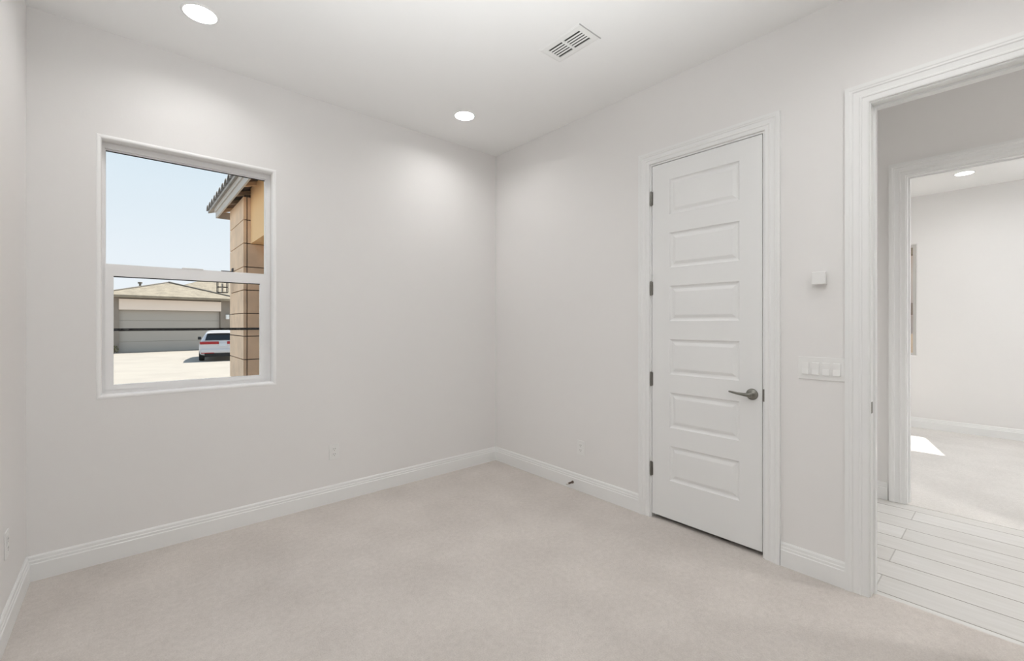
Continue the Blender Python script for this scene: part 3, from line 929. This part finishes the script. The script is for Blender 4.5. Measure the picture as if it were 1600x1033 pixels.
for k in range(n):
    box(bm, 0.01, 5.32, 0.20, 0.25, k * hh + 0.006, (k + 1) * hh - 0.006, 0.012)
box(bm, 0.01, 5.32, 0.23, 0.27, 0.002, gz(2.2) - 0.004)
part('garage_door', bm, M['garage'], 'greige sectional garage door')
# hip roof of the garage wing
ev, ap = gz(3.08), gz(4.25)
bm = B()
P = lambda x, y_, z: bm.verts.new((x, y_, z))
A, Bv, C_, D = P(-1.15, -0.45, ev), P(6.55, -0.45, ev), P(6.55, 9.6, ev), P(-1.15, 9.6, ev)
R1, R2 = P(3.15, 3.4, ap), P(3.15, 9.6, ap)
A2, B2, C2, D2 = P(-1.15, -0.45, ev - 0.14), P(6.55, -0.45, ev - 0.14), P(6.55, 9.6, ev - 0.14), P(-1.15, 9.6, ev - 0.14)
for q in ((A, Bv, R1), (Bv, C_, R2, R1), (D, A, R1, R2), (C_, D, R2), (A, Bv, B2, A2), (Bv, C_, C2, B2), (C_, D, D2, C2), (D, A, A2, D2), (A2, B2, C2, D2)):
    bm.faces.new(q)
rf = part('roof', bm, M['roof'], 'tan tiled hip roof of the garage')
bm = B()
tube(bm, [(6.55, -0.45, ev + 0.03), (3.15, 3.4, ap + 0.04)], [(0.07, 0.05)] * 2, n=8)
tube(bm, [(-1.15, -0.45, ev + 0.03), (3.15, 3.4, ap + 0.04)], [(0.07, 0.03)] * 2, n=8)
part('ridge_cap', bm, M['ridge'], 'dark ridge tiles', rf)
bm = B(); cyl(bm, (1.35, 2.1, gz(3.75)), (1.35, 2.1, gz(4.02)), 0.06, n=12); cyl(bm, (1.35, 2.1, gz(3.98)), (1.35, 2.1, gz(4.08)), 0.12, n=12)
part('vent_pipe', bm, M['ridge'], 'small dark roof vent', rf)
# taller wing behind
bm = B(); box(bm, 3.6, 15, 9.61, 16, 0, gz(3.6))
part('rear_wall', bm, M['taupe'])
bm = B()
e2 = gz(3.5)
q = [P(*c) for c in ((2.9, 5.2, e2), (16, 5.2, e2), (16, 17, e2), (2.9, 17, e2), (7.3, 10.5, gz(6.3)), (12, 10.5, gz(6.3)))] if False else [bm.verts.new(c) for c in ((2.9, 6.2, e2), (16, 6.2, e2), (16, 17, e2), (2.9, 17, e2), (7.0, 10.5, gz(5.15)), (12, 10.5, gz(5.15)))]
for f in ((0, 1, 5, 4), (1, 2, 5), (2, 3, 4, 5), (3, 0, 4), (0, 3, 2, 1)):
    bm.faces.new([q[i] for i in f])
part('rear_roof', bm, M['roof'], 'second tiled roof rising behind the garage')
bm = B(); box(bm, 5.62, 5.82, -0.16, 0.0, gz(1.66), gz(1.98), 0.03)
part('wall_light', bm, M['plastic'], 'small white wall light beside the garage door')

# low shrub at the left garage corner
sh = empty('shrub', (-0.62, 34.9, GZ)); tag(sh, 'small dry brown shrub at the left corner of the garage', 'shrub')
bm = B()
for k in range(150):
    a = random.uniform(0, 2 * math.pi); r = 0.24 * math.sqrt(random.random()); zc = random.uniform(0.06, 0.46)
    r *= 1.0 - abs(zc - 0.25) * 1.2
    c = Vector((r * math.cos(a), r * math.sin(a), zc))
    d = Vector((random.uniform(-1, 1), random.uniform(-1, 1), random.uniform(-0.3, 1))).normalized() * 0.07
    s = d.cross(Vector((random.uniform(-1, 1), random.uniform(-1, 1), 0.2))).normalized() * 0.03
    v = [bm.verts.new(c - d * .5), bm.verts.new(c + s), bm.verts.new(c + d * .5), bm.verts.new(c - s)]
    bm.faces.new(v)
obj('foliage', bm, M['leaf'], sh)
bm = B()
for k in range(6):
    a = k * 1.05
    cyl(bm, (0.02 * math.cos(a), 0.02 * math.sin(a), 0), (0.14 * math.cos(a), 0.14 * math.sin(a), 0.36), 0.009, 0.004, n=6)
obj('stem', bm, M['stem'], sh)

# ------------------------------------------------------------------ white car
HEAD = -math.atan2(0.137, 0.99)
car = empty('car', (3.70, 26.78, GZ), HEAD); tag(car, 'white hatchback car parked in the driveway, seen from behind', 'car')
# local: +y forward, rear bumper at y=-2.1, centre at 0
LEN = 4.3
def section(bm, y, pts):
    return [bm.verts.new((x, y, z)) for x, z in pts]
def sec_pts(wb, zb, wm, zm, wt, zt):
    """lower sill, belt, roof half widths -> closed loop"""
    half = [(wb * 0.90, zb), (wb, zb + 0.08), (wm, (zb + zm) * 0.52), (wm * 0.985, zm), (wt * 1.02, zt - 0.10), (wt * 0.90, zt - 0.015), (wt * 0.45, zt)]
    return half + [(-x, z) for x, z in reversed(half)]
secs = [(-2.10, (0.80, 0.34, 0.88, 0.80, 0.80, 0.90)),
        (-2.05, (0.88, 0.26, 0.94, 0.86, 0.78, 1.02)),
        (-1.86, (0.92, 0.24, 0.95, 0.90, 0.70, 1.36)),
        (-1.45, (0.93, 0.23, 0.95, 0.90, 0.68, 1.43)),
        (-0.4, (0.93, 0.23, 0.95, 0.90, 0.69, 1.455)),
        (0.35, (0.93, 0.23, 0.95, 0.92, 0.68, 1.40)),
        (1.00, (0.93, 0.23, 0.94, 0.93, 0.74, 1.04)),
        (1.75, (0.90, 0.24, 0.92, 0.84, 0.72, 0.93)),
        (2.10, (0.78, 0.30, 0.84, 0.66, 0.66, 0.74)),
        (2.18, (0.66, 0.34, 0.72, 0.56, 0.56, 0.62))]
bm = B()
rings = [section(bm, y, sec_pts(*a)) for y, a in secs]
nn = len(rings[0])
for r, s in zip(rings, rings[1:]):
    for k in range(nn): bm.faces.new((r[k], r[(k + 1) % nn], s[(k + 1) % nn], s[k]))
bm.faces.new(rings[0][::-1]); bm.faces.new(rings[-1])
body = obj('body', bm, M['carpaint'], car, True); tag(body, 'white painted car body')
bv = body.modifiers.new('sub', 'SUBSURF'); bv.levels = 1; bv.render_levels = 2
# rear glass
bm = B()
v = [bm.verts.new(c) for c in ((-0.70, -2.085, 0.985), (0.70, -2.085, 0.985), (0.62, -1.90, 1.30), (-0.62, -1.90, 1.30), (-0.70, -2.00, 0.985), (0.70, -2.00, 0.985), (0.60, -1.82, 1.30), (-0.60, -1.82, 1.30))]
for f in ((0, 1, 2, 3), (4, 5, 6, 7), (0, 1, 5, 4), (1, 2, 6, 5), (2, 3, 7, 6), (3, 0, 4, 7)): bm.faces.new([v[i] for i in f])
tag(obj('rear_window', bm, M['carglass'], car), 'dark tinted rear window')
bm = B(); box(bm, -0.62, 0.62, -2.02, -1.78, 1.375, 1.405, 0.012)
obj('roof_spoiler', bm, M['carpaint'], car)
for s in (-1, 1):
    bm = B()
    xa, xb = sorted((s * 0.90, s * 0.16))
    box(bm, xa, xb, -2.115, -2.04, 0.80, 0.93, 0.02)
    tag(obj('tail_light', bm, M['red'], car), 'wide red tail light')
    bm = B(); xa, xb = sorted((s * 0.85, s * 0.35)); box(bm, xa, xb, -2.14, -2.08, 0.375, 0.425, 0.01)
    tag(obj('reflector', bm, M['red'], car), 'red bumper reflector')
    bm = B()
    box(bm, min(s * 0.93, s * 1.08), max(s * 0.93, s * 1.08), 0.48, 0.62, 0.95, 1.10, 0.03)
    tag(obj('side_mirror', bm, M['carglass'], car), 'dark side mirror')
bm = B(); box(bm, -0.86, 0.86, -2.15, -2.0, 0.40, 0.58, 0.05)
obj('rear_bumper', bm, M['carpaint'], car)
bm = B(); box(bm, -0.15, 0.15, -2.125, -2.10, 0.70, 0.84, 0.0)
obj('number_plate', bm, M['plate'], car)
bm = B(); box(bm, -0.72, 0.72, -2.12, -2.0, 0.22, 0.38, 0.02)
tag(obj('diffuser', bm, M['tyre'], car), 'black lower rear apron')
for s in (-1, 1):
    for yy in (-1.35, 1.35):
        bm = B()
        lathe(bm, (s * 0.74, yy, 0.33), (s, 0, 0), [(0, 0.0), (0.30, 0.0), (0.33, 0.03), (0.33, 0.18), (0.31, 0.21), (0.22, 0.21), (0.21, 0.19), (0, 0.19)], n=24)
        wh = obj('wheel', bm, M['tyre'], car, False); tag(wh, 'black tyre with alloy rim')
        bm = B(); lathe(bm, (s * 0.74, yy, 0.33), (s, 0, 0), [(0, 0.18), (0.20, 0.18), (0.205, 0.205), (0.05, 0.20), (0, 0.215)], n=24)
        obj('rim', bm, M['alloy'], wh)

# ------------------------------------------------------------------ neighbour seen through the bedroom window
nb = empty('neighbour_house', (12.5, 3.0, GZ)); tag(nb, 'pale stucco neighbouring house outside the bedroom window', 'house')
bm = B(); box(bm, 0, 5, -3, 5, 0, 3.2); obj('wall', bm, M['neigh'], nb)
bm = B(); box(bm, -0.05, 0.0, -3, 5, 1.95, 2.2); obj('trim_band', bm, M['neighband'], nb)
bm = B(); box(bm, -0.25, 5.2, -3.2, 5.2, 3.2, 3.38); obj('roof', bm, M['roof'], nb)
bm = B(); box(bm, 10.9, 11.1, -4, 7, GZ, 1.15)
tag(obj('block_fence', bm, M['curtain_tan']), 'tan block fence between the houses, outside the bedroom window', 'fence')
